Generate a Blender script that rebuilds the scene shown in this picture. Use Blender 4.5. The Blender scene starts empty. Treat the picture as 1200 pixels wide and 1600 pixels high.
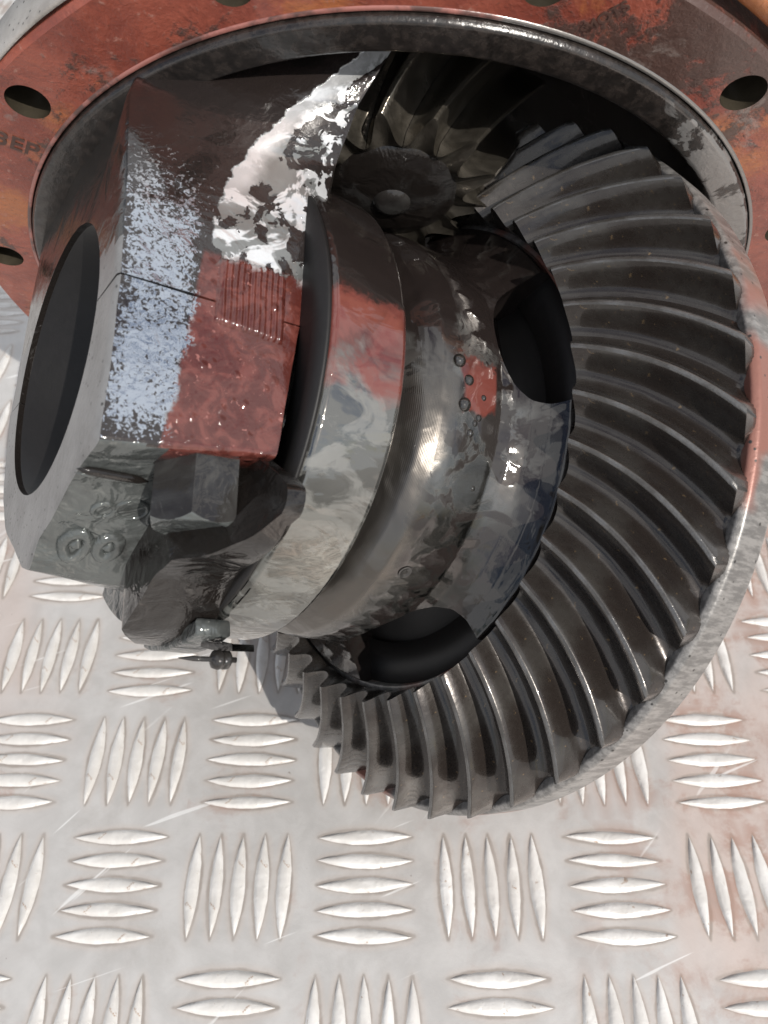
import bpy, bmesh, math, random
from mathutils import Vector, Matrix, noise as mnoise
import numpy as np
R = math.radians
random.seed(4)
SC = bpy.context.scene
COL = SC.collection

# ---------------------------------------------------------------- camera
cam_d = bpy.data.cameras.new('camera')
cam = bpy.data.objects.new('camera', cam_d); COL.objects.link(cam)
cam.location = (0, 0, .300); cam.rotation_euler = (R(36.87), 0, 0)
cam_d.sensor_fit = 'VERTICAL'; cam_d.sensor_height = 24; cam_d.lens = 18.12
cam_d.clip_start = .005; cam_d.clip_end = 50
cam_d.dof.use_dof = True; cam_d.dof.focus_distance = .205; cam_d.dof.aperture_fstop = 16
SC.camera = cam

# ---------------------------------------------------------------- sky, sun, exposure
SUN = Vector((.44, -.60, .67)).normalized()
w = bpy.data.worlds.new('World'); SC.world = w; w.use_nodes = True
wn = w.node_tree; wn.nodes.clear()
sky = wn.nodes.new('ShaderNodeTexSky'); sky.sky_type = 'NISHITA'; sky.sun_disc = False
sky.sun_elevation = math.asin(SUN.z); sky.sun_rotation = math.atan2(SUN.x, SUN.y)
sky.dust_density = 1.5; sky.air_density = 1.0
bg = wn.nodes.new('ShaderNodeBackground'); bg.inputs['Strength'].default_value = .100
wo = wn.nodes.new('ShaderNodeOutputWorld')
tcw = wn.nodes.new('ShaderNodeTexCoord')
cn = wn.nodes.new('ShaderNodeTexNoise'); cn.inputs['Scale'].default_value = 3.2; cn.inputs['Detail'].default_value = 5
cn.inputs['Distortion'].default_value = .5; cmp_ = wn.nodes.new('ShaderNodeMapping'); cmp_.inputs['Location'].default_value = (1.3, .4, 0)
cr = wn.nodes.new('ShaderNodeValToRGB'); cr.color_ramp.elements[0].position = .46; cr.color_ramp.elements[1].position = .50
cm = wn.nodes.new('ShaderNodeMix'); cm.data_type = 'RGBA'
cm.inputs[7].default_value = (9.6, 9.8, 10.1, 1)          # sunlit cloud, same units as the sky
wn.links.new(tcw.outputs['Generated'], cmp_.inputs[0]); wn.links.new(cmp_.outputs[0], cn.inputs['Vector'])
wn.links.new(cn.outputs['Fac'], cr.inputs['Fac'])
wn.links.new(cr.outputs['Color'], cm.inputs[0])
wn.links.new(sky.outputs[0], cm.inputs[6])
wn.links.new(cm.outputs[2], bg.inputs['Color']); wn.links.new(bg.outputs[0], wo.inputs[0])
sl = bpy.data.lights.new('sun', 'SUN'); sl.energy = 4.1; sl.angle = R(.5); sl.color = (1, .95, .88)
so = bpy.data.objects.new('sun', sl); COL.objects.link(so)
so.rotation_euler = SUN.to_track_quat('Z', 'Y').to_euler(); so.location = (.3, -.3, .8)
SC.view_settings.view_transform = 'Standard'; SC.view_settings.look = 'None'
SC.view_settings.gamma = 1; SC.view_settings.exposure = 0.0
SC.view_settings.use_curve_mapping = False

# ---------------------------------------------------------------- material helpers
class NT:
    def __init__(s, name):
        s.m = bpy.data.materials.new(name); s.m.use_nodes = True
        s.t = s.m.node_tree; s.t.nodes.clear()
        s.out = s.t.nodes.new('ShaderNodeOutputMaterial')
        s.b = s.t.nodes.new('ShaderNodeBsdfPrincipled'); s.t.links.new(s.b.outputs[0], s.out.inputs[0])
        tc = s.t.nodes.new('ShaderNodeTexCoord'); s.co = tc.outputs['Object']
    def put(s, sock, v):
        if v is None: return
        if isinstance(v, (int, float)): sock.default_value = v
        elif isinstance(v, tuple): sock.default_value = v if len(v) == len(sock.default_value) else tuple(v) + (1,)
        else: s.t.links.new(v, sock)
    def noise(s, scale, detail=4, rough=.55, dist=0, stretch=None, co=None, off=None):
        n = s.t.nodes.new('ShaderNodeTexNoise'); c = co or s.co
        if stretch or off:
            mp = s.t.nodes.new('ShaderNodeMapping'); s.t.links.new(c, mp.inputs[0])
            if stretch: mp.inputs['Scale'].default_value = stretch
            if off: mp.inputs['Location'].default_value = off
            c = mp.outputs[0]
        s.t.links.new(c, n.inputs['Vector'])
        n.inputs['Scale'].default_value = scale; n.inputs['Detail'].default_value = detail
        n.inputs['Roughness'].default_value = rough; n.inputs['Distortion'].default_value = dist
        return n.outputs['Fac']
    def voro(s, scale, feature='F1', rnd=1):
        n = s.t.nodes.new('ShaderNodeTexVoronoi'); n.feature = feature
        s.t.links.new(s.co, n.inputs['Vector']); n.inputs['Scale'].default_value = scale
        n.inputs['Randomness'].default_value = rnd
        return n.outputs['Distance']
    def math(s, op, a, b=0., c=None, clamp=False):
        n = s.t.nodes.new('ShaderNodeMath'); n.operation = op; n.use_clamp = clamp
        s.put(n.inputs[0], a); s.put(n.inputs[1], b)
        if c is not None: s.put(n.inputs[2], c)
        return n.outputs[0]
    def ss(s, v, a, b, lo=0., hi=1.):               # smooth step from a to b
        n = s.t.nodes.new('ShaderNodeMapRange'); n.interpolation_type = 'SMOOTHSTEP'
        s.put(n.inputs[0], v); n.inputs[1].default_value = a; n.inputs[2].default_value = b
        n.inputs[3].default_value = lo; n.inputs[4].default_value = hi
        return n.outputs[0]
    def mix(s, f, a, b):
        n = s.t.nodes.new('ShaderNodeMix'); n.data_type = 'RGBA'
        s.put(n.inputs[0], f); s.put(n.inputs[6], a); s.put(n.inputs[7], b)
        return n.outputs[2]
    def xyz(s):
        n = s.t.nodes.new('ShaderNodeSeparateXYZ'); s.t.links.new(s.co, n.inputs[0])
        return [s.math('MULTIPLY', o, 1000.) for o in n.outputs]     # millimetres
    def bump(s, h, dist, strength=1., prev=None):
        n = s.t.nodes.new('ShaderNodeBump'); s.put(n.inputs['Height'], h)
        n.inputs['Distance'].default_value = dist; n.inputs['Strength'].default_value = strength
        if prev: s.t.links.new(prev, n.inputs['Normal'])
        return n.outputs[0]
    def fin(s, col=None, rough=None, metal=None, nrm=None, coat=None, coatr=.05, spec=None):
        s.put(s.b.inputs['Base Color'], col); s.put(s.b.inputs['Roughness'], rough)
        s.put(s.b.inputs['Metallic'], metal)
        if nrm: s.put(s.b.inputs['Normal'], nrm)
        if coat is not None:
            s.put(s.b.inputs['Coat Weight'], coat); s.put(s.b.inputs['Coat Roughness'], coatr)
        if spec is not None: s.put(s.b.inputs['Specular IOR Level'], spec)
        return s.m

OIL = (.017, .013, .012)

def mat_oil(name, metal_amt=.5, thr=.5, soft=.02, scale=45, wave=.0006, wscale=70, fine=0., tint=(.52, .52, .50), rough=.07, base=OIL, off=(0, 0, 0), mrough=.12):
    """black oil lying over bare metal: noise patches where the metal shines through"""
    n = NT(name)
    p = n.noise(scale, 5, .6, .8, off=off)
    m = n.ss(p, thr - soft, thr + soft)
    m = n.math('MULTIPLY', m, metal_amt)
    col = n.mix(m, base, tint)
    h = n.noise(wscale, 3, .5, 1.0)
    nr = n.bump(h, wave)
    if fine:
        nr = n.bump(n.noise(900, 3, .6), fine, prev=nr)
    r = n.math('ADD', n.math('MULTIPLY', m, mrough - rough), rough)
    return n.fin(col, r, m, nr)

def mat_cap():
    """rough casting wet with oil; speckled bare metal, with a white sky reflection and a red reflection painted in"""
    n = NT('wet_casting'); d, nn, t = n.xyz()
    big = n.noise(55, 4, .6, .6)
    finen = n.noise(560, 4, .65, .6)
    mid = n.noise(210, 4, .6, .8)
    wob = n.math('MULTIPLY', n.math('SUBTRACT', n.noise(120, 4, .6), .5), 10.)
    dd = n.math('ADD', d, wob); nw = n.math('ADD', nn, wob)
    top = n.ss(t, 20, 26)
    # speckled bare zone on the outer half
    zone = n.math('MULTIPLY', n.ss(n.math('SUBTRACT', dd, n.math('MULTIPLY', nn, .10)), 98.5, 100.5), n.ss(n.math('ADD', nw, n.math('MULTIPLY', wob, 1.)), -42, -16))
    zs = n.math('MULTIPLY', n.math('MULTIPLY', n.ss(dd, 97, 103), n.ss(nn, -46, -6)), n.math('MULTIPLY', n.ss(nw, 37, 24), n.ss(d, 117, 111)))
    sp = n.ss(n.math('ADD', n.math('ADD', n.noise(1150, 3, .6, .8), n.math('MULTIPLY', n.math('SUBTRACT', zs, .62), .26)), n.math('MULTIPLY', n.math('SUBTRACT', big, .5), .5)), .49, .53)
    speck = n.math('MULTIPLY', zone, sp)
    # sweeping swath towards the housing: bright sky reflection painted into the colour
    x = n.math('MAXIMUM', n.math('SUBTRACT', -18., nn), 0.)
    db = n.math('SUBTRACT', 97., n.math('ADD', n.math('MULTIPLY', x, .09), n.math('MULTIPLY', n.math('MULTIPLY', x, x), .0092)))
    wb = n.math('MULTIPLY', n.math('SUBTRACT', n.noise(260, 4, .6), .5), 4.)
    dist = n.math('SUBTRACT', n.math('ADD', d, wb), db)
    sw = n.math('MULTIPLY', n.ss(dist, .3, -.3), n.ss(n.math('ADD', nn, wob), -9, -14))
    core = n.math('MULTIPLY', n.ss(dist, -7., -2.), n.ss(nn, -22, -34))
    hol = n.ss(n.math('SUBTRACT', n.math('ADD', n.math('MULTIPLY', n.noise(170, 4, .6, .9), .6), n.math('MULTIPLY', big, .5)), n.math('MULTIPLY', core, .3)), .52, .535, 1., .0)
    swm = n.math('MULTIPLY', sw, hol)
    bare_and_sky = n.math('MULTIPLY', n.math('MAXIMUM', speck, swm), top)  # bare speckles together with the painted sky swath
    # red reflection from the surroundings, painted into the colour
    red = n.math('MULTIPLY', n.math('MULTIPLY', n.ss(n.math('SUBTRACT', d, n.math('MULTIPLY', n.math('ADD', nn, 12.), .12)), 99., 98.), n.ss(n.math('ADD', nn, n.math('MULTIPLY', wob, .3)), -12.5, -11)), n.ss(t, 40, 43))
    redc = n.mix(n.ss(mid, .42, .62), (.070, .017, .013), (.125, .036, .028))
    redc = n.mix(n.ss(finen, .62, .70), redc, (.24, .095, .08))
    col = n.mix(red, OIL, redc)
    col = n.mix(bare_and_sky, col, n.mix(zone, n.mix(n.math('MULTIPLY', n.ss(n.noise(95, 4, .6, 1.1, off=(6, 1, 3)), .46, .52), n.math('SUBTRACT', 1., n.math('MULTIPLY', core, .8))), (.74, .75, .76), (.22, .225, .22)), (.46, .50, .56)))
    met = n.math('MULTIPLY', n.math('SUBTRACT', bare_and_sky, n.math('MULTIPLY', n.math('MULTIPLY', swm, bare_and_sky), .42)), .95)
    rough = n.math('ADD', .07, n.math('MULTIPLY', bare_and_sky, .06))
    nr = n.bump(n.math('MULTIPLY', n.noise(130, 3, .5, .5), n.ss(swm, 0, 1, 1., .35)), .0011, .55)
    nr = n.bump(n.math('MULTIPLY', n.ss(n.voro(260), .0, .35, 1., 0.), red), .0005, .8, prev=nr)
    nr = n.bump(n.math('MULTIPLY', n.noise(420, 4, .6, .6), n.ss(swm, 0, 1, 1., .3)), .00016, 1., prev=nr)
    return n.fin(col, rough, met, nr, .6)

def mat_paint(name, orange=.5, oil=.45):
    n = NT(name); d, nn, t = n.xyz()
    a = n.noise(20, 8, .68, .3); b = n.noise(70, 8, .7, .3); c = n.noise(420, 5, .65)
    k = n.noise(30, 9, .74, .4, off=(3, 1, 7))
    col = n.mix(n.ss(b, .38, .62), (.190, .040, .024), (.285, .070, .042))
    col = n.mix(n.ss(a, .56, .66) if orange < 1 else n.ss(a, .25, .5), col, (.36, .115, .038) if orange < 1 else (.42, .15, .045))
    col = n.mix(n.ss(c, .58, .74), col, (.36, .17, .13))
    k = n.math('ADD', k, n.math('MULTIPLY', n.math('MULTIPLY', n.ss(d, 60, 20), n.ss(d, -30, 0)), .12))
    dirt = n.ss(n.math('ADD', n.math('MULTIPLY', k, .8), n.math('MULTIPLY', c, .2)), oil + .10, oil + .17)
    col = n.mix(n.math('MULTIPLY', dirt, .92), col, (.050, .030, .024))
    gz = n.math('MULTIPLY', n.ss(n.noise(60, 8, .72, .3, off=(9, 2, 1)), .60, .70), .6)
    col = n.mix(gz, col, (.24, .20, .18))
    grain = n.ss(n.noise(900, 3, .6), .62, .72); col = n.mix(n.math('MULTIPLY', grain, .5), col, (.06, .03, .02))
    nr = n.bump(b, .0012, .7); nr = n.bump(dirt, .0003, .5, prev=nr); nr = n.bump(c, .00030, .9, prev=nr)
    r = n.math('ADD', .30, n.math('MULTIPLY', c, .25))
    return n.fin(col, r, 0., nr, .45, .12)

def mat_tooth():
    n = NT('oiled_gear_steel'); d, nn, t = n.xyz()
    a = n.noise(60, 4, .6); f = n.noise(1400, 3, .6); g = n.noise(300, 4, .65, .5)
    col = n.mix(n.ss(a, .35, .65), (.028, .022, .019), (.055, .050, .045))
    gold = n.ss(n.noise(420, 5, .7, .3, off=(1, 5, 2)), .64, .70)
    col = n.mix(n.math('MULTIPLY', gold, .45), col, (.30, .20, .10))
    h = n.noise(600, 4, .6, stretch=(1, 1, 1))
    nr = n.bump(h, .00010, .6); nr = n.bump(n.noise(90, 2, .5), .0004, .5, prev=nr)
    return n.fin(col, n.math('ADD', .16, n.math('MULTIPLY', g, .22)), .42, nr, .5, .05)

def mat_land():
    n = NT('tooth_land_steel'); f = n.noise(1500, 3, .7); g = n.noise(160, 4, .6)
    m = n.math('MULTIPLY', n.ss(f, .35, .68, .35, 1.), n.ss(g, .36, .62, .1, 1.))
    col = n.mix(m, (.04, .036, .032), (.16, .157, .155))
    return n.fin(col, .25, n.math('MULTIPLY', m, .7), n.bump(f, .00012, .9), .4)
def mat_rim():
    n = NT('gear_rim_steel')
    a = n.noise(70, 5, .6); f = n.noise(500, 4, .7, stretch=(.25, 1, 1))
    col = n.mix(n.ss(f, .4, .62), (.13, .125, .12), (.24, .23, .22))
    col = n.mix(n.ss(n.noise(24, 3, .5, off=(2, 2, 5)), .52, .60), col, (.24, .105, .08))  # reddish reflection painted into the rim colour
    col = n.mix(n.ss(n.voro(330), .16, .10), col, (.03, .028, .026))
    nr = n.bump(f, .0002, .8)
    return n.fin(col, .42, .25, nr, .2, .2)

def mat_machined(name, lo=(.05, .045, .04), hi=(.36, .34, .31), rough=.16, ang=True):
    """turned steel: fine circular tool marks round the axle axis, under patches of oil"""
    n = NT(name); d, nn, t = n.xyz()
    wv = n.math('SINE', n.math('MULTIPLY', d, 9.5))
    p = n.noise(48, 5, .6, 1.2)
    m = n.ss(p, .47, .50)
    col = n.mix(m, OIL, hi)
    nr = n.bump(n.math('MULTIPLY', wv, m), .00006, .6)
    nr = n.bump(n.noise(85, 3, .5, 1.4), .0009, .45, prev=nr)
    return n.fin(col, n.math('ADD', .06, n.math('MULTIPLY', m, rough - .06)), n.math('MULTIPLY', m, .92), nr, .4)

def mat_cast(name='bare_casting', c1=(.17, .165, .16), c2=(.27, .26, .25), rough=.5):
    n = NT(name)
    a = n.noise(60, 5, .6); f = n.noise(600, 4, .65)
    pit = n.ss(n.voro(420), .17, .08)
    col = n.mix(n.ss(a, .35, .65), c1, c2)
    col = n.mix(pit, col, (.035, .033, .031))
    nr = n.bump(f, .0003, .8); nr = n.bump(pit, .0004, .6, prev=nr)
    return n.fin(col, rough, .15, nr, .25, .2)

PITCH, X0, Y0 = 45.0, -6.8, 58.9
def mat_plate(bar=False):
    n = NT('worn_aluminium_bar' if bar else 'worn_aluminium_plate')
    a = n.noise(9, 5, .6, .3); b = n.noise(60, 5, .6, .4); f = n.noise(700, 4, .65)
    st = n.noise(5, 4, .6, .6, off=(4, 1, 0))
    if bar:
        col = n.mix(n.ss(b, .38, .62), (.56, .54, .515), (.67, .655, .635))
        col = n.mix(n.ss(n.noise(240, 5, .7, .6), .63, .68), col, (.36, .27, .21))
        nr = n.bump(n.noise(220, 4, .6, .5), .0007, .6); nr = n.bump(f, .0001, .7, prev=nr)
        return n.fin(col, .46, .12, nr)
    col = n.mix(n.ss(b, .3, .7), (.45, .435, .42), (.535, .520, .505))
    col = n.mix(n.math('MULTIPLY', n.ss(st, .52, .66), .55), col, (.53, .40, .345))
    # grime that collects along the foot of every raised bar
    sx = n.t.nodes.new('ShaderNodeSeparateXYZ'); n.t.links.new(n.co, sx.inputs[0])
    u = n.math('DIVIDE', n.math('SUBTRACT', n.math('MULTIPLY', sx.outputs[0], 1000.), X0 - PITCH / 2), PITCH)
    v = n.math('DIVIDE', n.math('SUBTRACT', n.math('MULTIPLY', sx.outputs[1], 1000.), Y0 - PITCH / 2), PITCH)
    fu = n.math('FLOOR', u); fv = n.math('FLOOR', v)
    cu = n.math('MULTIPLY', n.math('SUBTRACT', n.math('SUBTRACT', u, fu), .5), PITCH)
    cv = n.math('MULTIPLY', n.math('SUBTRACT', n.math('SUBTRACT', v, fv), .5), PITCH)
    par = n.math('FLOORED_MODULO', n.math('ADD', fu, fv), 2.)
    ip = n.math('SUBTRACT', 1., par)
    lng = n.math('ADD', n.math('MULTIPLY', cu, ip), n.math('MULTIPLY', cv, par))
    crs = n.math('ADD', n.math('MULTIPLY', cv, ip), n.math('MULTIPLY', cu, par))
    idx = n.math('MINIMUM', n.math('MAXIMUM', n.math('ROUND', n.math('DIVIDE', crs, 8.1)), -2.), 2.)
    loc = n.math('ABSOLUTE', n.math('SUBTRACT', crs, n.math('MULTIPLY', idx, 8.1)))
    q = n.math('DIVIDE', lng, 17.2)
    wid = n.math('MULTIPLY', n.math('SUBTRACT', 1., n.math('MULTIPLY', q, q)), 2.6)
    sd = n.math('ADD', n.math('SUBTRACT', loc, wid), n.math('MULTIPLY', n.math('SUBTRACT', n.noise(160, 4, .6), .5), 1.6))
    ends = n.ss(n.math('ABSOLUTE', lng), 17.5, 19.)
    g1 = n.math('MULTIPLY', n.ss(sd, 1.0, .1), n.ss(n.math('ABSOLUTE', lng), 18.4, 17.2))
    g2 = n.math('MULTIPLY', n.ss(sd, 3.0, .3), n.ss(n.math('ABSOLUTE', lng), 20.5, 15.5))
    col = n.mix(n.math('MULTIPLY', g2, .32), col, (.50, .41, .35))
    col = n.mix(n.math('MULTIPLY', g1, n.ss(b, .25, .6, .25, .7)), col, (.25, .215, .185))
    # scratches and specks
    mpr = n.t.nodes.new('ShaderNodeMapping'); n.t.links.new(n.co, mpr.inputs[0]); mpr.inputs['Rotation'].default_value = (0, 0, .75)
    mpq = n.t.nodes.new('ShaderNodeMapping'); n.t.links.new(n.co, mpq.inputs[0]); mpq.inputs['Rotation'].default_value = (0, 0, -.35)
    sc = n.math('MULTIPLY', n.ss(n.noise(330, 2, .4, .3, stretch=(1, .06, 1), co=mpr.outputs[0]), .68, .72), n.ss(a, .45, .6))
    sc2 = n.ss(n.noise(300, 2, .4, .3, stretch=(.05, 1, 1), co=mpq.outputs[0]), .71, .74)
    rx = n.math('MULTIPLY', n.ss(sx.outputs[0], .04, .13), n.ss(n.noise(40, 6, .7, .3, off=(1, 8, 2)), .47, .60))
    col = n.mix(n.math('MULTIPLY', n.math('MAXIMUM', n.math('MULTIPLY', rx, .75), n.math('MULTIPLY', n.ss(n.noise(26, 6, .7, .3, off=(5, 8, 2)), .56, .70), .6)), n.ss(sd, 6., .5, .2, .75)), col, (.33, .175, .125))
    dk = n.ss(n.noise(15, 8, .72, .5, off=(2, 4, 6)), .50, .72)
    col = n.mix(n.math('MULTIPLY', dk, .45), col, (.34, .31, .285))
    col = n.mix(n.math('MULTIPLY', n.math('MAXIMUM', sc, sc2), .5), col, (.86, .86, .85))
    spk = n.ss(n.noise(150, 5, .75, .3, off=(7, 7, 1)), .69, .73)
    col = n.mix(n.math('MULTIPLY', spk, .75), col, (.17, .13, .10))
    nr = n.bump(b, .0005, .35); nr = n.bump(f, .00008, .6, prev=nr)
    return n.fin(col, n.math('ADD', .36, n.math('MULTIPLY', b, .18)), .30, nr)

def mat_plain(name, c, rough, metal=0., coat=None):
    n = NT(name); f = n.noise(300, 4, .6)
    col = n.mix(n.ss(f, .3, .7), tuple(x * .75 for x in c), c)
    return n.fin(col, rough, metal, n.bump(f, .00012, .6), coat)

def ang_of(n, nn, t):
    return n.math('MULTIPLY', n.math('ARCTAN2', t, nn), 57.2958)
def mat_race():
    n = NT('race_steel'); d, nn, t = n.xyz(); an = ang_of(n, nn, t)
    wv = n.math('SUBTRACT', n.noise(60, 4, .55, .8), .5); fi = n.math('SUBTRACT', n.noise(330, 4, .6, .5), .5)
    aw = n.math('ADD', an, n.math('ADD', n.math('MULTIPLY', wv, 40.), n.math('MULTIPLY', fi, 5.)))
    m = n.math('ADD', n.ss(aw, 84, 74, .0, .8), n.ss(aw, 66, 50, 0., .2))
    red = n.math('MULTIPLY', n.ss(aw, 75, 78), n.ss(n.math('ADD', an, n.math('ADD', n.math('MULTIPLY', wv, 12.), n.math('MULTIPLY', fi, 8.))), 97, 94))  # patch of red reflection, painted onto the race
    streak = n.ss(n.noise(120, 4, .6, 1.2, stretch=(.5, 1, 1), off=(2, 2, 2)), .42, .54, .18, 1.)
    col = n.mix(red, OIL, n.mix(n.ss(wv, -.1, .1), (.065, .018, .014), (.14, .042, .034)))
    met = n.mix(n.ss(an, 45, 62), (.12, .12, .11), (.20, .20, .19))
    col = n.mix(m, col, met)
    nr = n.bump(n.noise(62, 1.5, .4, 1.2, stretch=(.6, 1, 1)), .0026, .5)
    nr = n.bump(n.noise(170, 1, .4, 1.5, stretch=(.5, 1, 1)), .00042, .5, prev=nr)
    return n.fin(col, n.math('ADD', .04, n.math('MULTIPLY', streak, .03)), n.math('MULTIPLY', n.math('MULTIPLY', m, streak), .92), nr, .6, .03)
def mat_case():
    n = NT('turned_case_steel'); d, nn, t = n.xyz(); an = ang_of(n, nn, t)
    wv = n.math('SUBTRACT', n.noise(50, 4, .6, 1.0, off=(1, 2, 0)), .5); fi = n.math('SUBTRACT', n.noise(300, 4, .6, .5), .5)
    aw = n.math('ADD', an, n.math('ADD', n.math('MULTIPLY', wv, 60.), n.math('MULTIPLY', fi, 6.)))
    side = n.math('MULTIPLY', n.ss(aw, 96, 84), n.ss(n.noise(85, 4, .6, 1.3), .45, .53, .08, 1.))
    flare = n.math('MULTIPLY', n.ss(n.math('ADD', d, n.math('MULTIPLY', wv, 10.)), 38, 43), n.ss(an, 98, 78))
    side = n.math('MULTIPLY', side, n.ss(n.math('ADD', d, n.math('MULTIPLY', wv, 14.)), 15, 23, .2, 1.))
    m = n.math('MAXIMUM', side, flare)
    red = n.math('MULTIPLY', n.math('MULTIPLY', n.ss(n.math('ADD', an, n.math('MULTIPLY', wv, 14.)), 79, 80.5), n.ss(n.math('ADD', an, n.math('MULTIPLY', fi, 10.)), 93, 91)), n.math('MULTIPLY', n.ss(d, 26, 27), n.ss(n.math('ADD', d, n.math('MULTIPLY', wv, 12.)), 39, 37)))  # red reflection painted into one patch of the case
    m = n.math('MULTIPLY', m, n.math('SUBTRACT', 1., red))
    col = n.mix(red, OIL, n.mix(n.ss(wv, -.1, .1), (.065, .018, .014), (.13, .038, .03)))
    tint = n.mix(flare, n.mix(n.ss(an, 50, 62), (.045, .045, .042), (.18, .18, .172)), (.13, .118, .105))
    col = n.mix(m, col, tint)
    ring = n.math('SINE', n.math('MULTIPLY', d, 21.))
    nr = n.bump(n.math('MULTIPLY', ring, m), .000012, .7)
    nr = n.bump(n.noise(58, 1.5, .4, 1.4), .0022, .5, prev=nr)
    nr = n.bump(n.noise(200, 1, .4, 1.2), .0002, .5, prev=nr)
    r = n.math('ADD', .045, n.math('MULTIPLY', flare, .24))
    return n.fin(col, r, n.math('MULTIPLY', m, .92), nr, .5, .03)
def mat_pilot():
    n = NT('pilot_ring_steel'); d, nn, t = n.xyz()
    p = n.noise(60, 5, .6, .5); f = n.noise(420, 4, .65)
    right = n.ss(n.math('ADD', d, n.math('MULTIPLY', n.math('SUBTRACT', p, .5), 90.)), 14, 4)
    m = n.math('MULTIPLY', right, n.ss(n.math('ADD', p, n.math('MULTIPLY', n.ss(nn, -58.6, -58.0), .10)), .56, .60))
    col = n.mix(n.ss(f, .4, .65), (.012, .010, .009), (.030, .024, .021)); col = n.mix(m, col, (.20, .195, .19))
    nr = n.bump(p, .0008, .7); nr = n.bump(f, .00022, .8, prev=nr)
    return n.fin(col, n.math('ADD', .24, n.math('MULTIPLY', m, .1)), n.math('MULTIPLY', m, .4), nr, .3)
M_cap = mat_cap()
M_orange = mat_paint('orange_worn_paint', 1., .62)
M_paint = mat_paint('red_oxide_paint')
def mat_lip():
    n = NT('worn_pink_edge'); f = n.noise(70, 5, .65, .4)
    d, nn, t = n.xyz()
    col = n.mix(n.ss(f, .45, .60), (.30, .120, .10), (.09, .045, .038))
    mm = n.ss(n.math('ADD', d, n.math('MULTIPLY', n.math('SUBTRACT', f, .5), 60.)), 62, 52)
    col = n.mix(mm, col, (.22, .21, .20))
    return n.fin(col, .28, n.math('MULTIPLY', mm, .6), n.bump(n.noise(300, 4, .6), .0002, .7), .3)
M_pink = mat_lip()
M_tooth = mat_tooth(); M_land = mat_land(); M_rim = mat_rim()
M_turn = mat_case()
M_race = mat_race()
M_black = mat_oil('black_oil_casting', .25, .60, .10, 70, .0009, 120, .00008, (.12, .12, .12), .07, (.012, .010, .009))
M_dark = mat_oil('dark_interior', .2, .66, .08, 70, .0008, 90, .0001, (.12, .12, .12), .16, (.012, .010, .009))
M_front = mat_oil('wet_grey_casting', .40, .44, .12, 60, .0020, 110, .0001, (.24, .26, .255), .07, (.030, .031, .030), mrough=.10)
M_end = mat_cast('pitted_end_face', (.15, .147, .144), (.235, .23, .227), .42)
M_cast = mat_cast('grey_rough_casting', (.26, .24, .22), (.40, .375, .35), .65)
M_pilot = mat_pilot()
M_plate = mat_plate(); M_bar = mat_plate(True)
M_bolt = mat_oil('bolt_steel', .35, .55, .16, 90, .00018, 260, 0, (.13, .13, .125), .06, (.022, .020, .019), mrough=.10)
M_shade_black = mat_plain('shade_black', (.008, .007, .007), .55)  # near-black colour standing for shade in bores and windows
M_hole = mat_plain('hole_wall', (.06, .05, .035), .35, .3)
M_pin = mat_oil('pinion_steel', .9, .30, .25, 60, .0003, 120, 0, (.19, .17, .14), .08, (.03, .026, .022), mrough=.2)
M_bubble = mat_plain('clear_oil_drop', (.02, .018, .016), .02, 0, 1.)
M_ground = mat_plain('grey_ground', (.30, .29, .28), .8)
M_stamp = mat_plain('stamped_recess', (.085, .042, .032), .5)
M_pinkedge = M_pink

# ---------------------------------------------------------------- mesh helpers (millimetres in the unit's own frame)
def obj(name, verts, faces, mat, parent=None, smooth=True, loc=None):
    me = bpy.data.meshes.new(name)
    me.from_pydata([tuple(c * .001 for c in v) for v in verts], [], faces)
    me.materials.append(mat)
    bm = bmesh.new(); bm.from_mesh(me)
    bmesh.ops.remove_doubles(bm, verts=bm.verts, dist=2e-6)
    bmesh.ops.recalc_face_normals(bm, faces=bm.faces); bm.to_mesh(me); bm.free()
    if smooth:
        for p in me.polygons: p.use_smooth = True
    o = bpy.data.objects.new(name, me); COL.objects.link(o)
    if parent: o.parent = parent
    return o
def sharp(o, ang=35):
    me = o.data; bm = bmesh.new(); bm.from_mesh(me)
    for e in bm.edges:
        if len(e.link_faces) == 2: e.smooth = e.calc_face_angle(0) < R(ang)
    bm.to_mesh(me); bm.free(); return o
def bevel(o, w, seg=2, ang=35):
    m = o.modifiers.new('bevel', 'BEVEL'); m.width = w * .001; m.segments = seg
    m.limit_method = 'ANGLE'; m.angle_limit = R(ang); m.harden_normals = True; return o
def revolve(prof, axis='X', c=(0, 0), seg=128, a0=0, a1=360, closed=True):
    """prof: list of (along, radius); closed profile loop turned round the axis; c: centre in the other two coordinates"""
    full = abs(a1 - a0) >= 359.9; n = seg if full else seg + 1
    V, F = [], []; P = len(prof)
    for i in range(n):
        a = R(a0 + (a1 - a0) * i / seg)
        for (x, r) in prof:
            if axis == 'X': V.append((x, c[0] + r * math.cos(a), c[1] + r * math.sin(a)))
            else: V.append((c[0] + r * math.cos(a), x, c[1] + r * math.sin(a)))
    for i in range(seg):
        j = (i + 1) % n
        for k in range(P if closed else P - 1):
            l = (k + 1) % P
            F.append((i * P + k, j * P + k, j * P + l, i * P + l))
    if not full and closed:
        F.append(tuple(range(P))); F.append(tuple(reversed(range((n - 1) * P, n * P))))
    return V, F
def rounded(prof, r, closed=True, k=3):
    out = []; n = len(prof)
    for i in range(n):
        p = Vector(prof[i])
        if not closed and i in (0, n - 1): out.append(tuple(p)); continue
        a = Vector(prof[i - 1]); b = Vector(prof[(i + 1) % n])
        ra = min(r, (a - p).length * .45, (b - p).length * .45)
        A = p + (a - p).normalized() * ra; B = p + (b - p).normalized() * ra
        for j in range(k + 1):
            s = j / k; out.append(tuple(A * (1 - s) ** 2 + p * 2 * s * (1 - s) + B * s * s))
    return out
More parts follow.
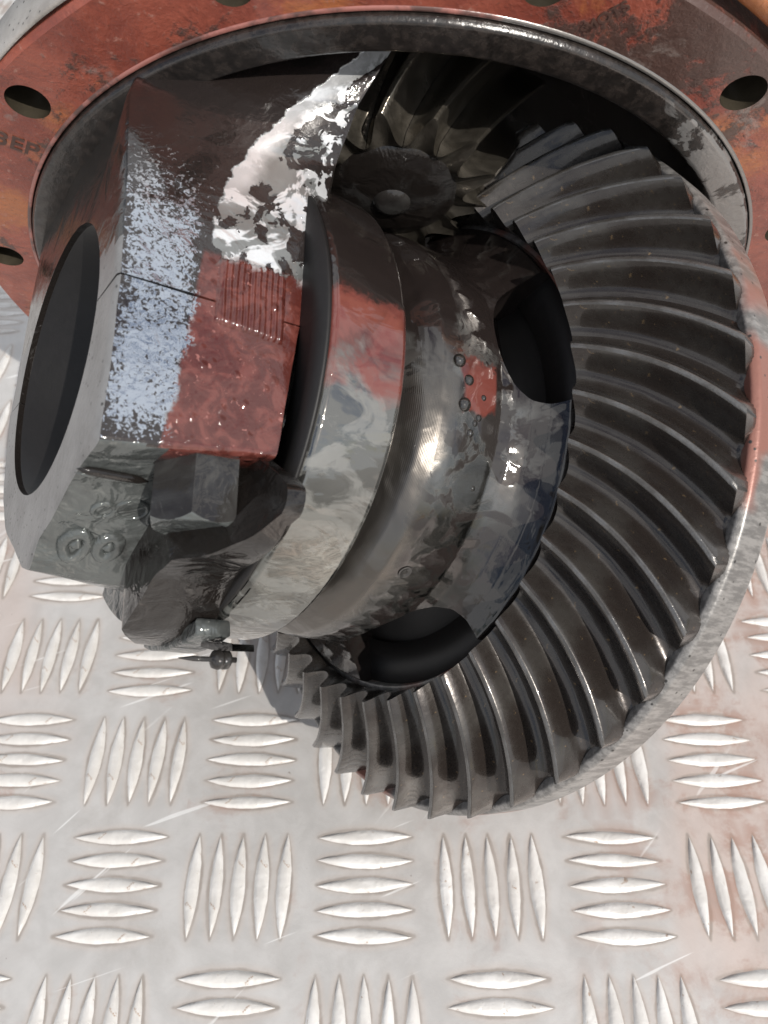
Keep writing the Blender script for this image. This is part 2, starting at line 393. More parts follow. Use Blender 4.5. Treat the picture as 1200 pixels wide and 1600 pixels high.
def cutter(name, axis, centre, r, l0, l1, seg=40):
    V, F = [], []
    for j, h in enumerate((l0, l1)):
        for i in range(seg):
            a = 2 * math.pi * i / seg; u, v = r * math.cos(a), r * math.sin(a)
            V.append(centre + axis[0] * u + axis[1] * v + axis[2] * h)
    for i in range(seg):
        k = (i + 1) % seg; F.append((i, k, seg + k, seg + i))
    F.append(tuple(reversed(range(seg)))); F.append(tuple(range(seg, 2 * seg)))
    return [tuple(v) for v in V], F
def cut(o, cutters):
    """boolean the cutters out of o and bake the result"""
    tmp = []
    for V, F in cutters:
        c = obj('cutter', V, F, M_dark, o.parent, False); tmp.append(c)
        m = o.modifiers.new('b', 'BOOLEAN'); m.object = c; m.operation = 'DIFFERENCE'; m.solver = 'EXACT'
    bpy.context.view_layer.update()
    dg = bpy.context.evaluated_depsgraph_get()
    me = bpy.data.meshes.new_from_object(o.evaluated_get(dg))
    o.modifiers.clear(); o.data = me
    for c in tmp: bpy.data.objects.remove(c)
    for p in me.polygons: p.use_smooth = True
    return sharp(o, 30)
EX, EY, EZ = Vector((1, 0, 0)), Vector((0, 1, 0)), Vector((0, 0, 1))

# ================================================================= tread plate (structure)
plate = obj('floor', *(lambda a: (a, [(0, 1, 2, 3), (7, 6, 5, 4), (0, 4, 5, 1), (1, 5, 6, 2), (2, 6, 7, 3), (3, 7, 4, 0)]))(
    [(-900, -500, 0), (900, -500, 0), (900, 1100, 0), (-900, 1100, 0), (-900, -500, -3), (900, -500, -3), (900, 1100, -3), (-900, 1100, -3)]), M_plate, smooth=False)
plate['kind'] = 'structure'; plate['label'] = 'worn aluminium five-bar tread plate with raised lens-shaped bars'
gr = obj('ground', [(-9000, -9000, -30), (9000, -9000, -30), (9000, 9000, -30), (-9000, 9000, -30)], [(0, 1, 2, 3)], M_ground, smooth=False)
gr['kind'] = 'structure'

def bar_mesh(seed):
    rnd = random.Random(seed); L, W, H = 16.8 + rnd.uniform(-.7, .6), 2.35 + rnd.uniform(-.2, .25), .95
    NL, NW = 14, 6; V, F = [], []
    nick = rnd.uniform(-.8, .9)
    for i in range(NL + 1):
        s = -1 + 2 * i / NL; w_ = W * (1 - s * s) + .02
        w_ *= 1 + .05 * rnd.uniform(-1, 1); bend = .25 * math.sin(s * 2 + seed)
        for j in range(NW + 1):
            q = -1 + 2 * j / NW
            h = H * (1 - abs(q) ** 3.2) * min(1, (1 - s * s) * 2.6)
            h *= 1 - .75 * math.exp(-((s - nick) / .08) ** 2) * rnd.random()
            V.append((s * L, q * w_ + bend, h + rnd.uniform(-.05, .05) - .02))
    for i in range(NL):
        for j in range(NW):
            a = i * (NW + 1) + j; F.append((a, a + 1, a + NW + 2, a + NW + 1))
    return V, F
protos = []
for k in range(8):
    V, F = bar_mesh(k); o = obj('raised_bar', V, F, M_bar, plate); protos.append(o.data)
    bpy.data.objects.remove(o)
def project(p):
    q = Vector(p) - Vector((0, 0, 300)); Z = q.y * .6 - q.z * .8
    if Z <= 5: return None
    return 600 + 1208 * q.x / Z, 800 - 1208 * (q.y * .8 + q.z * .6) / Z
rest_V, rest_F = [], []
count = 0
for ci in range(-11, 13):
    for cj in range(-8, 16):
        par = (ci + cj) % 2
        cx, cy = X0 + ci * PITCH, Y0 + cj * PITCH
        if cj > 13 or cy > 690: continue
        for b in range(-2, 3):
            horiz = par == 0
            x = cx + (0 if horiz else b * 8.1); y = cy + (b * 8.1 if horiz else 0)
            p = project((x, y, 0)); k = random.randrange(8)
            vis = p and -60 < p[0] < 1260 and -60 < p[1] < 1670
            rz = (0 if horiz else math.pi / 2) + random.uniform(-.012, .012) + (math.pi if random.random() < .5 else 0)
            if vis and count < 298:
                o = bpy.data.objects.new('raised_bar', protos[k]); COL.objects.link(o); o.parent = plate
                o.location = (x * .001, y * .001, 0); o.rotation_euler = (0, 0, rz); count += 1
            else:
                M = Matrix.Translation((x, y, 0)) @ Matrix.Rotation(rz, 4, 'Z'); base = len(rest_V)
                me = protos[k]
                rest_V += [tuple(M @ (v.co * 1000)) for v in me.vertices]
                rest_F += [tuple(base + i for i in pl.vertices) for pl in me.polygons]
far = obj('raised_bars', rest_V, rest_F, M_bar, plate); far['kind'] = 'stuff'

# ================================================================= the differential
unit = bpy.data.objects.new('differential_carrier', None); COL.objects.link(unit)
D = Vector((-.79569730, -.21091976, .56778400)); N = Vector((-.00921497, -.93308586, -.35953562)); T = Vector((.60562439, -.29131363, .74051028))
N = (N - D * N.dot(D)).normalized(); T = D.cross(N)
C = Vector((12.25088, 164.393536, 108.57728)) * .001
unit.matrix_world = Matrix(((D.x, N.x, T.x, C.x), (D.y, N.y, T.y, C.y), (D.z, N.z, T.z, C.z), (0, 0, 0, 1)))
unit['label'] = 'oily differential with red flange, black bearing cap and large ring gear, on tread plate'
unit['category'] = 'differential'
FC = (6.3, -10.1)          # flange centre (d, t)

# ---- flange with bolt holes
def flange():
    V, F = [], []; seg = 240
    for i in range(seg):
        a = 360 * i / seg; A = R(a)
        ro = 134 + .35 * math.sin(a * .21) + .25 * mnoise.noise(Vector((a * .08, 0, 0)))
        for (y, r) in ((-60, 115.6), (-60, ro - 1.2), (-61.2, ro), (-74, ro + .5), (-74, 115.6)):
            V.append((FC[0] + r * math.cos(A), y, FC[1] + r * math.sin(A)))
    for i in range(seg):
        j = (i + 1) % seg
        for k in range(5):
            l = (k + 1) % 5; F.append((i * 5 + k, j * 5 + k, j * 5 + l, i * 5 + l))
    o = obj('flange', V, F, M_paint, unit)
    cs = []
    for a in (-146, -116, -86, -56, -25, 8.5, 37.5, 67, 94, 123, 152, 183):
        c = Vector((FC[0] + 125.3 * math.cos(R(a)), 0, FC[1] + 125.3 * math.sin(R(a))))
        cs.append(cutter('c', (EX, EZ, EY), c, 5.2, -80, -50, 32))
    o = cut(o, cs); o.data.materials.append(M_hole)
    for p in o.data.polygons:
        c = p.center * 1000
        if abs(p.normal.y) < .5 and 118 < math.hypot(c.x - FC[0], c.z - FC[1]) < 132.6: p.material_index = len(o.data.materials) - 1
    o['label'] = 'red oxide painted mounting flange with bolt holes and oil stains'
    return o
flange()
# side of the flange and housing shoulder behind it
V, F = revolve([(-74.2, 113), (-74.2, 130), (-100, 126), (-104, 112)], 'Y', FC, 160)
obj('housing_shoulder', V, F, M_cast, unit); 
V, F = revolve([(-60.8, 134.6), (-62, 135.2), (-74, 135.2), (-74, 134.0)], 'Y', FC, 120, -10, 62)
obj('cast_edge', V, F, M_cast, unit)
V, F = revolve([(-62, 136.2), (-60.4, 139), (-63, 163), (-78, 166), (-78, 136.2)], 'Y', FC, 60, 70, 166)
o = obj('mounting_ear', V, F, M_orange, unit); bevel(o, 1.5)
# pale inner edge of the flange
V, F = revolve(rounded([(-60.2, 116.5), (-59.7, 116.2), (-59.6, 115.3), (-64, 115.3)], .4), 'Y', FC, 220)
obj('flange_lip', V, F, M_pink, unit)
# pilot ring
V, F = revolve(rounded([(-57.8, 107.2), (-57.8, 114.2), (-59, 115.0), (-76, 115.0), (-76, 106.0), (-59, 106.0)], .5), 'Y', FC, 200)
sharp(obj('pilot_ring', V, F, M_pilot, unit))
# bowl
V, F = revolve([(-70, 105.9), (-90, 103), (-112, 92), (-134, 70), (-146, 46), (-188, 40), (-196, 34), (-196, 20), (-201, 20), (-201, 40), (-190, 50), (-156, 54), (-148, 78), (-126, 100), (-104, 112), (-76, 113.5), (-70, 112)], 'Y', FC, 120)
obj('housing_bowl', V, F, M_dark, unit)

# ---- pedestal and bearing cap as one loft of paired outlines
def grid(rows, sub_r=1, sub_c=1, rough=0., seed=0, fine=.35):
    """rows: list of lists of points; bilinear subdivision with casting roughness"""
    nr, nc = len(rows), len(rows[0]); out = []
    for i in range(nr - 1):
        for k in range(sub_r if i < nr - 2 else sub_r + 1):
            s = k / sub_r; row = []
            for j in range(nc - 1):
                for l in range(sub_c if j < nc - 2 else sub_c + 1):
                    q = l / sub_c
                    a = Vector(rows[i][j]).lerp(Vector(rows[i][j + 1]), q)
                    b = Vector(rows[i + 1][j]).lerp(Vector(rows[i + 1][j + 1]), q)
                    p = a.lerp(b, s)
                    row.append(p)
            out.append(row)
    R_, C_ = len(out), len(out[0]); V = [p for r in out for p in r]; F = []
    for i in range(R_ - 1):
        for j in range(C_ - 1): F.append((i * C_ + j, i * C_ + j + 1, (i + 1) * C_ + j + 1, (i + 1) * C_ + j))
    return V, F, R_, C_
def roughen(V, amp, sc, seed=0):
    return [tuple(Vector(v) + mnoise.noise_vector(Vector(v) * sc + Vector((seed, 0, 0))) * amp) for v in V]

def smooth_poly(pts, r=2.0, k=3):
    """round the corners of an open list of points of any dimension"""
    out = [Vector(pts[0])]
    for i in range(1, len(pts) - 1):
        p, a, b = Vector(pts[i]), Vector(pts[i - 1]), Vector(pts[i + 1])
        ra = min(r, (a - p).length * .45, (b - p).length * .45)
        A = p + (a - p).normalized() * ra; B = p + (b - p).normalized() * ra
        for j in range(k + 1):
            s = j / k; out.append(A * (1 - s) ** 2 + p * 2 * s * (1 - s) + B * s * s)
    out.append(Vector(pts[-1])); return out

HOLE_R = 33.0
def loft_body(name, Lp, Rp, mat, bore_l, bore_r, rough=.25, seed=1, sub=8, corner=1.6):
    """solid between outline Lp (outer side) and Rp (inner side), star-shaped round the axle axis, with a bore"""
    n = len(Lp)
    both = [tuple(a) + tuple(b) for a, b in zip(Lp, Rp)]
    # round corners in 6-D so both outlines stay paired
    def V6(t): return np.array(t, float)
    P = [V6(p) for p in both]; out = []
    for i in range(n):
        if i in (0, n - 1): out.append(P[i]); continue
        p, a, b = P[i], P[i - 1], P[(i + 1) % n]
        la, lb = np.linalg.norm((a - p)[:3]), np.linalg.norm((b - p)[:3])
        ra = min(corner, la * .45, lb * .45)
        la, lb = max(la, 1e-6), max(lb, 1e-6)
        A = p + (a - p) * (ra / max(la, 1e-6)); B = p + (b - p) * (ra / max(lb, 1e-6))
        for j in range(4):
            s = j / 3; out.append(A * (1 - s) ** 2 + p * 2 * s * (1 - s) + B * s * s)
    # subdivide long spans
    fin = []
    for i in range(len(out) - 1):
        a, b = out[i], out[i + 1]
        k = max(1, int(np.linalg.norm((b - a)[:3]) / 3))
        for j in range(k): fin.append(a + (b - a) * j / k)
    fin.append(out[-1])
    m = len(fin); V, F = [], []; cols = sub + 1
    ch = .9
    for i, q in enumerate(fin):
        L_, R_ = Vector(q[:3]), Vector(q[3:])
        for c in range(cols):
            s = c / sub
            if c == 1: s = .012
            if c == sub - 1: s = 1 - .015
            p = L_.lerp(R_, s)
            rr = math.hypot(p.y, p.z)
            if c in (0, sub): p = Vector((p.x, p.y * (1 - ch / rr), p.z * (1 - ch / rr)))
            V.append(p)
    for i in range(m - 1):
        j = i + 1
        for c in range(cols - 1): F.append((i * cols + c, i * cols + c + 1, j * cols + c + 1, j * cols + c))
    V = [Vector(v) for v in roughen(V, rough, .16, seed)]
    # end faces as rings between outline and bore, then the bore wall
    def bore_pt(v, r, x): a = math.atan2(v.z, v.y); return Vector((x, r * math.cos(a), r * math.sin(a)))
    for (c, r, sgn) in ((0, bore_l, 1), (cols - 1, bore_r, -1)):
        base = len(V); K = 4
        for i in range(m):
            e = V[i * cols + c]
            b = bore_pt(e, r, 0); 
            for k in range(1, K + 1):
                s = k / K; p = e.lerp(Vector((115 if sgn == 1 else 77, b.y, b.z)), s); V.append(p)
        for i in range(m - 1):
            j = i + 1
            F.append((i * cols + c, base + i * K, base + j * K, j * cols + c))
            for k in range(K - 1): F.append((base + i * K + k, base + i * K + k + 1, base + j * K + k + 1, base + j * K + k))
        if sgn == 1: lb = base
        else:
            for i in range(m - 1):
                j = i + 1
                F.append((lb + i * K + K - 1, lb + j * K + K - 1, base + j * K + K - 1, base + i * K + K - 1))
    for i in (0, m - 1):
        F.append(tuple([i * cols + c for c in range(cols)] + [base + i * K + k for k in range(K)] + [lb + i * K + k for k in reversed(range(K))]))
    o = obj(name, V, F, mat, unit)
    # end face gets its own material
    o.data.materials.append(M_end); o.data.materials.append(M_front); o.data.materials.append(M_dark)
    return o

# outlines run: pedestal root (top side) -> split plane -> cap corner -> front -> underside -> root
Lc = [(115, 0, 46), (115, 18, 46), (115, 34.5, 45), (115, 35.5, 36), (115, 38.5, 27), (115, 42.5, 18), (115, 46, 9), (115, 52, 4), (115, 50, -4), (115, 43, -16), (115, 37, -28), (115, 24, -38), (115, 0, -44)]
Rc = [(76, 0, 50), (78, 14, 50), (80, 31, 50), (80, 31, 40), (84, 35, 28), (86, 42, 19), (87, 48, 9), (84, 53, -2), (80, 52, -16), (78, 48, -30), (78, 42, -40), (77, 30, -48), (76, 0, -50)]
cap = loft_body('bearing_cap', Lc, Rc, M_cap, HOLE_R, HOLE_R + 2, .22, 3)
Lp = [(115, -.5, -44), (113, -64, -44), (113, -78, -8), (108, -84, 46), (108, -76, 39), (111.5, -65, 31.5), (114.5, -52, 35), (115, -40, 38.5), (115, -20, 43), (115, -.5, 46)]
Rp = [(76, -.5, -50), (66, -76, -60), (66, -90, 0), (63, -92, 88), (64, -80, 78), (66, -68, 70), (69, -57, 60), (71, -42, 54), (72, -26, 51.5), (76, -.5, 50)]
ped = loft_body('bearing_pedestal', Lp, Rp, M_cap, HOLE_R, HOLE_R + 2, .22, 5, corner=1.0)
def assign(o):
    me = o.data
    for p in me.polygons:
        nx, ny, nz = p.normal; c = p.center * 1000; r = math.hypot(c.y, c.z)
        if r < HOLE_R + 2.2 and abs(nx) < .5: p.material_index = 3
        elif nx > .6: p.material_index = 1 if c.y > -14 + .1 * c.z else 3
        elif nx < -.35: p.material_index = 3
        elif c.y > 33.4 and ny > .3: p.material_index = 2
for o in (cap, ped): assign(o); sharp(o, 50)
ped['label'] = 'black oil-wet bearing pedestal rising from the housing wall'
cap['label'] = 'bearing cap with machined pad tinted by a painted red reflection and grey wet front'

# dark liner of the bore so the axle hole reads deep
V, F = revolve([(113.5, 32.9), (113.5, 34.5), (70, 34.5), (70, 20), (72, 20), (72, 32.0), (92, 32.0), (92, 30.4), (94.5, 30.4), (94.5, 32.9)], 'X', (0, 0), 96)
obj('bore_shade_liner', V, F, M_shade_black, unit)

# arch of the cap over the bearing (inner half, stands prouder than the lug)
arch = [(14, 28), (28, 42), (33, 49.5), (36.5, 55.5), (40, 59.5), (44, 59), (49.5, 52), (52, 43), (52, 34), (54, 26), (58.5, 18), (64, 8), (65.5, -4), (59, -15), (50, -25), (40, -33), (24, -36), (14, -24)]
a3 = smooth_poly([(y, z, 0) for y, z in arch], 2.5)
rows = []
for p in a3:
    y, z = p[0], p[1]; r = math.hypot(y, z)
    xr = 79.5 - 6.5 * max(0, min(1, (55 - r) / 20)); ang = math.degrees(math.atan2(z, y))
    xr = 79.5 if ang > 38 else (79.5 - (38 - ang) * .22 if ang > 8 else 73)
    xl = 83 + max(0, min(1, (52 - ang) / 18)) * 12
    if ang < 8: xl -= min(1, (8 - ang) / 14) * 10
    k = .45
    rows.append([(xl, y * .45, z * .45), (xl, y, z), (xl - 4, y, z), (xr + 1.2, y, z), (xr, y * (r - .9) / r, z * (r - .9) / r), (xr, y * k, z * k), (xl, y * k, z * k)])
V, F, R_, C_ = grid(rows, 2, 4)
F += [tuple(range(C_)), tuple(reversed(range((R_ - 1) * C_, R_ * C_)))]
V = roughen(V, .25, .15, 9)
o = obj('cap_arch', V, F, M_black, unit); sharp(o, 50)
o['label'] = 'black curved arch of the cap over the bearing'

# raised ribbed pad on the face with the painted red reflection
def pad():
    V, F = [], []; n1, n2 = 60, 30
    L0, L1 = (95.5, -11.5), (79.5, -14)      # (d, n) top-left, top-right
    B0, B1 = (96, 5), (80.2, 6)
    for i in range(n1 + 1):
        s = i / n1
        for j in range(n2 + 1):
            q = j / n2
            d = (L0[0] * (1 - q) + B0[0] * q) * (1 - s) + (L1[0] * (1 - q) + B1[0] * q) * s
            n_ = (L0[1] * (1 - q) + B0[1] * q) * (1 - s) + (L1[1] * (1 - q) + B1[1] * q) * s
            e = min(s, 1 - s, .5 * min(q, 1 - q) * 2) 
            # top plane height between left (46) and right (50) edges
            tp = 46 + (115 - d) / 38 * 4.0 - (.06 * max(0, -n_))
            edge = min(1, min(s, 1 - s) / .05, min(q, 1 - q) / .06)
            h = (-.5 + 1.35 * edge) + .16 * math.sin(s * 78 + .8 * math.sin(q * 5)) * edge + .12 * mnoise.noise(Vector((s * 20, q * 3, 0)))
            V.append((d, n_, tp + h))
    for i in range(n1):
        for j in range(n2):
            a = i * (n2 + 1) + j; F.append((a, a + 1, a + n2 + 2, a + n2 + 1))
    return obj('ribbed_pad', V, F, M_cap, unit)
pad()['label'] = 'ribbed rectangular pad raised on the cap, red reflection painted in'
# casting crack / split line between cap and pedestal
# weld-like lumps (cast characters) on the grey front
def lump(name, pts, r, mat, par=None, ring=10, squash=.95, closed=False):
    V, F = [], []; P = [Vector(p) for p in pts]; n = len(P)
    for i, p in enumerate(P):
        t_ = (P[(i + 1) % n if closed else min(i + 1, n - 1)] - P[i - 1 if (closed or i) else 0]).normalized()
        up = Vector((0, .9, .42)).normalized(); s_ = t_.cross(up).normalized(); u_ = s_.cross(t_)
        rr = r if closed else r * (1 - .9 * abs(2 * i / max(1, n - 1) - 1) ** 6)
        for k in range(ring):
            a = 2 * math.pi * k / ring; V.append(tuple(p + s_ * rr * math.cos(a) + u_ * rr * squash * math.sin(a)))
    for i in range(n if closed else n - 1):
        j = (i + 1) % n
        for k in range(ring):
            l = (k + 1) % ring; F.append((i * ring + k, i * ring + l, j * ring + l, j * ring + k))
    if not closed: F.append(tuple(range(ring))); F.append(tuple(reversed(range((n - 1) * ring, n * ring))))
    return obj(name, V, F, mat, par or unit)
def front_pt(d, t):     # a point on the grey front of the cap
    q = (115 - d) / 29
    tab = [(44, 35.0, 31.5), (36, 35.5, 33), (27, 38.5, 35.5), (18, 42.5, 42), (9, 46, 48), (4, 52, 51), (-4, 50, 53), (-16, 43, 52.5), (-28, 37, 48.5), (-40, 28, 42)]
    for a, b in zip(tab, tab[1:]):
        if a[0] >= t >= b[0]:
            s = (a[0] - t) / (a[0] - b[0]); l = a[1] + (b[1] - a[1]) * s; r = a[2] + (b[2] - a[2]) * s
            return Vector((d, l + (r - l) * q, t))
    return Vector((d, 40, t))
def circ_pts(dc, tc, rd, rt, n=20, a0=0, a1=360):
    return [front_pt(dc + rd * math.cos(R(a0 + (a1 - a0) * i / n)), tc + rt * math.sin(R(a0 + (a1 - a0) * i / n))) for i in range(n + (0 if a1 - a0 >= 360 else 1))]
for (dc, tc, rd, rt, rr) in ((107.5, 10.5, 2.5, 3.5, 1.4), (100.8, 11.5, 2.2, 3.2, 1.5)):
    lump('cast_character', circ_pts(dc, tc, rd, rt), rr, M_front, closed=True)
    lump('cast_character', [front_pt(dc, tc - rt * .5), front_pt(dc, tc), front_pt(dc, tc + rt * .5)], rr * 1.2, M_front)
for (dc, tc, rd, rt, rr) in ((105.5, 21.5, 2.2, 1.8, .7), (100, 22.5, 3.4, 2.4, .6), (94.5, 22, 1.5, 2.6, .6)):
    lump('cast_character', circ_pts(dc, tc, rd, rt, 18), rr, M_front, closed=True)
# slot cut beside the bolt: dark groove with a bright lip
g = [Vector((115.4 - i * 2.1, 37.0 - i * .12, 35.0 - i * .25)) for i in range(8)]
lump('slot_lip', [p + Vector((0, .45, -1.3)) for p in g], .55, M_front)
lump('oil_groove', g, 1.0, M_dark)

# ---- hex bolt
def bolt(c, r, h, ph=.30):
    V, F = [], []
    seg = 48
    def row(f):
        for i in range(seg):
            q = (i % 8) / 8 * math.pi / 3; hx = math.cos(math.pi / 6) / math.cos(q - math.pi / 6)
            a = 2 * math.pi * i / seg + ph; k, y = f(hx); V.append((c[0] + k * math.cos(a), c[1] + y, c[2] + k * math.sin(a)))
    row(lambda hx: (r * hx * .6, -7)); row(lambda hx: (r * hx, -7)); row(lambda hx: (r * hx, 0))
    row(lambda hx: (r * hx, h - .2 - 9.0 * max(0, hx - .885)))       # the chamfer cuts the corners lower than the flats
    row(lambda hx: (r * .87, h)); row(lambda hx: (r * .80, h + .15)); row(lambda hx: (r * .74, h - .25)); row(lambda hx: (.01, h - .3))
    for j in range(7):
        for i in range(seg):
            k = (i + 1) % seg; F.append((j * seg + i, j * seg + k, (j + 1) * seg + k, (j + 1) * seg + i))
    o = obj('cap_bolt', V, F, M_bolt, unit); o.data.materials.append(M_front)
    for p in o.data.polygons:
        if p.normal.y > .35: p.material_index = 1  # end face coloured lighter, standing for the plate's reflection
    return bevel(sharp(o, 24), .45, 2, 24)
b = bolt((92.0, 34.2, 37.6), 9.6, 11.6, .06); b['label'] = 'hexagonal cap bolt head seen from its side'

# ---- lower tab / lock plate under the cap, and the small pin on it
V, F = revolve(rounded([(72.5, 62.5), (72.5, 66.5), (81, 66.5), (81, 62.5)], .8), 'X', (0, 0), 60, -13, 15)
V = roughen(V, .25, .12, 2); obj('cap_skirt', V, F, M_front, unit)
V, F = revolve(rounded([(80.5, 40), (80.5, 61), (86.5, 61), (86.5, 40)], .8), 'X', (0, 0), 40, -36, -10)
obj('skirt_step', V, F, M_front, unit)
tabp = [(72, 64.5, 12), (71.5, 65.5, 17), (71, 66.0, 22), (70.8, 66.4, 26)]
rows = [[(x - .4, y, z - 1), (x - .4, y + 1.6, z - .6), (x + 5, y + 1.8, z - .6), (x + 5, y, z - 1)] for x, y, z in tabp]
V, F, _, _ = grid(rows, 2, 1); obj('lock_tab', V, F, M_black, unit)
pc = Vector((73.8, 69.3, 16)); ad = Vector((1, .02, -.05)).normalized()
V, F = [], []
prof = [(12, .15), (8, .8), (3.2, .75), (3, 1.4), (2.4, 2.6), (1.0, 3.1), (.2, 2.9), (0, 2.6), (-.3, 2.9), (-1.8, 2.9), (-2.3, 2.2), (-2.5, .9), (-4.2, .9), (-4.3, .1)]
for x, r in prof:
    r *= .78; x *= .85
    for k in range(16):
        a = 2 * math.pi * k / 16; V.append(tuple(pc + ad * x + Vector((0, 1, 0)) * r * math.cos(a) + Vector((0, 0, 1)) * r * math.sin(a)))
for j in range(len(prof) - 1):
    for k in range(16): F.append((j * 16 + k, j * 16 + (k + 1) % 16, (j + 1) * 16 + (k + 1) % 16, (j + 1) * 16 + k))
o = obj('lock_pin', V, F, M_bolt, unit); o['label'] = 'small black pin with rounded head below the cap'

# ---- bearing race
V, F = revolve(rounded([(55.7, 55), (55.7, 61.2), (57, 62), (74.5, 62), (75.5, 61), (75.5, 50), (60, 50), (60, 55)], .5), 'X', (0, 0), 220)
obj('bearing_race', V, F, M_race, unit)['label'] = 'polished bearing race ring'
V, F = revolve([(54.5, 40), (54.5, 56), (60.5, 56), (60.5, 40)], 'X', (0, 0), 120); obj('bearing_cage', V, F, M_dark, unit)

V, F = revolve([(75.7, 50), (75.7, 61.3), (76.6, 61.0), (76.6, 50)], 'X', (0, 0), 160); obj('race_shade_ring', V, F, M_shade_black, unit)  # black ring added over the race side, standing for a shaded gap

# ---- differential case
prof = rounded([(55, 38), (55, 49), (52.5, 49.5), (50.5, 51), (48.2, 54.0), (45.8, 57.0), (42.5, 59.2), (38, 60), (26, 60.2), (24.8, 60.0), (21, 61.0), (17, 63.2), (14, 66.6), (12.4, 70.2), (12.0, 71.6), (6.5, 72.2), (6.5, 76), (-8, 76), (-8, 42), (40, 42), (48, 38)], .7)
V, F = revolve(prof, 'X', (0, 0), 200)
case = obj('differential_case', V, F, M_turn, unit)
cs = []
for a, rw, dw in ((101, 21, 6.5), (9, 27, 6), (192, 21, 6), (281, 21, 6)):
    n_ = Vector((0, math.cos(R(a)), math.sin(R(a)))); s_ = Vector((0, -n_.z, n_.y))
    cs.append(cutter('w', (EX * .88, s_ * 1.0, n_), EX * dw, rw, 47, 90, 48))
case = cut(case, cs); case['label'] = 'turned differential case with round windows, wet with oil'
V, F = revolve([(-6, 4), (-6, 30), (0, 34), (30, 34), (44, 26), (52, 20), (52, 4)], 'X', (0, 0), 60); obj('side_gear', V, F, M_pin, unit)
V, F = revolve([(-30, 59.9), (-30, 5), (24, 5), (24, 44), (8, 46), (5, 58), (5, 59.9)], 'X', (0, 0), 90); obj('case_shade_core', V, F, M_shade_black, unit)  # added black core: shade inside the case put into its colour
V, F = revolve([(6.3, 59), (6.9, 59), (6.9, 71.2), (6.3, 71.2)], 'X', (0, 0), 120); obj('window_shade_disc', V, F, M_shade_black, unit)  # black disc added over the gear blank as shade behind the windows
# small dimples drilled in the case
for (d_, a_) in ((36.5, 38), (49.5, 10)):
    n_ = Vector((0, math.cos(R(a_)), math.sin(R(a_)))); s_ = Vector((0, -n_.z, n_.y))
    r_ = 60.1 if d_ < 45 else 52.4
    ring = [];
    V, F = [], []
    for j, (rr, hh) in enumerate(((1.9, .12), (1.5, .25), (1.2, .0), (.6, -.1), (.01, -.1))):
        for k in range(20):
            a = 2 * math.pi * k / 20; V.append(tuple(EX * (d_ + rr * math.cos(a)) + s_ * rr * math.sin(a) + n_ * (r_ + hh)))
    for j in range(4):
        for k in range(20): F.append((j * 20 + k, j * 20 + (k + 1) % 20, (j + 1) * 20 + (k + 1) % 20, (j + 1) * 20 + k))
    obj('drilled_dimple', V, F, M_bolt, unit)

# ---- ring gear
ring = obj('ring_gear', *revolve(rounded([(6.2, 60), (6.2, 71.0), (9.4, 72.0), (-7.6, 103.6), (-6.0, 106.6), (-7.4, 108.2), (-17, 108.0), (-20, 106.2), (-31, 98.0), (-33, 95), (-33, 60)], .7), 'X', (0, 0), 246), M_rim, unit)
sharp(ring, 40); ring['label'] = 'large spiral bevel ring gear, black with oil'
NT_ = 41; HP = 180 / NT_
NV = Vector((.866, .5))
PU = [-1, -.86, -.72, -.60, -.48, -.34, -.22, -.115, -.08, -.04, .04, .08, .115, .22, .34, .48, .60, .72, .86, 1]
PH = [0, .02, .08, .18, .35, .60, .83, .955, .995, 1, 1, .995, .955, .83, .60, .35, .18, .08, .02, 0]
def tooth_mesh():
    V, F = [], []; NS = 26; M = len(PU)
    for i in range(NS + 1):
        s = i / NS
        rt, xt = 77 + 32 * s, 18.5 * (1 - s); h = 6.0 + 2.6 * s
        ac = -12.6 * (.66 * s + .34 * s * s)
        for u, hh in zip(PU, PH):
            e = min(1, (s + .012) / .03, (1 - s + .012) / .03); top = hh - .06 * (1 - e) * (hh > .9)
            wob = .06 * mnoise.noise(Vector((s * 9, u * 5, 1)))
            k = h * (top - 1) + wob
            a = R(ac + u * HP * (1 - .10 * (hh > .3) * 0))
            x = xt + NV.x * k; r = rt + NV.y * k
            V.append((x, r * math.cos(a), r * math.sin(a)))
    for i in range(NS):
        for j in range(M - 1):
            a = i * M + j; F.append((a, a + 1, a + M + 1, a + M))
    # toe and heel end faces go down into the blank
    for i, (dx, dr) in ((0, (-3.2, -.6)), (NS, (-3.0, 2.0))):
        base = len(V)
        for j, u in enumerate(PU):
            s = i / NS; ac = -12.6 * (.66 * s + .34 * s * s); a = R(ac + u * HP)
            h = 6.0 + 2.6 * s; x = 18.5 * (1 - s) - NV.x * h + dx; r = 77 + 32 * s - NV.y * h + dr
            V.append((x, r * math.cos(a), r * math.sin(a)))
        for j in range(M - 1): F.append((i * M + j, i * M + j + 1, base + j + 1, base + j))
    return V, F
V, F = tooth_mesh()
t0 = obj('gear_tooth', V, F, M_tooth, ring); sharp(t0, 55); t0.data.materials.append(M_land)
for p in t0.data.polygons:                      # the narrow flat on the crest of the tooth
    c_ = p.center * 1000; r_ = math.hypot(c_.y, c_.z); s_ = (r_ - 77) / 32
    if abs((c_.x - 18.5 * (1 - s_)) * NV.x) < .35 and p.normal.x > .6: p.material_index = 1
PH0 = 5.0 + HP * 0
for i in range(NT_):
    o = t0 if i == 0 else t0.copy()
    if i: COL.objects.link(o); o.parent = ring
    o.rotation_euler = (R(PH0 + i * 360 / NT_), 0, 0)

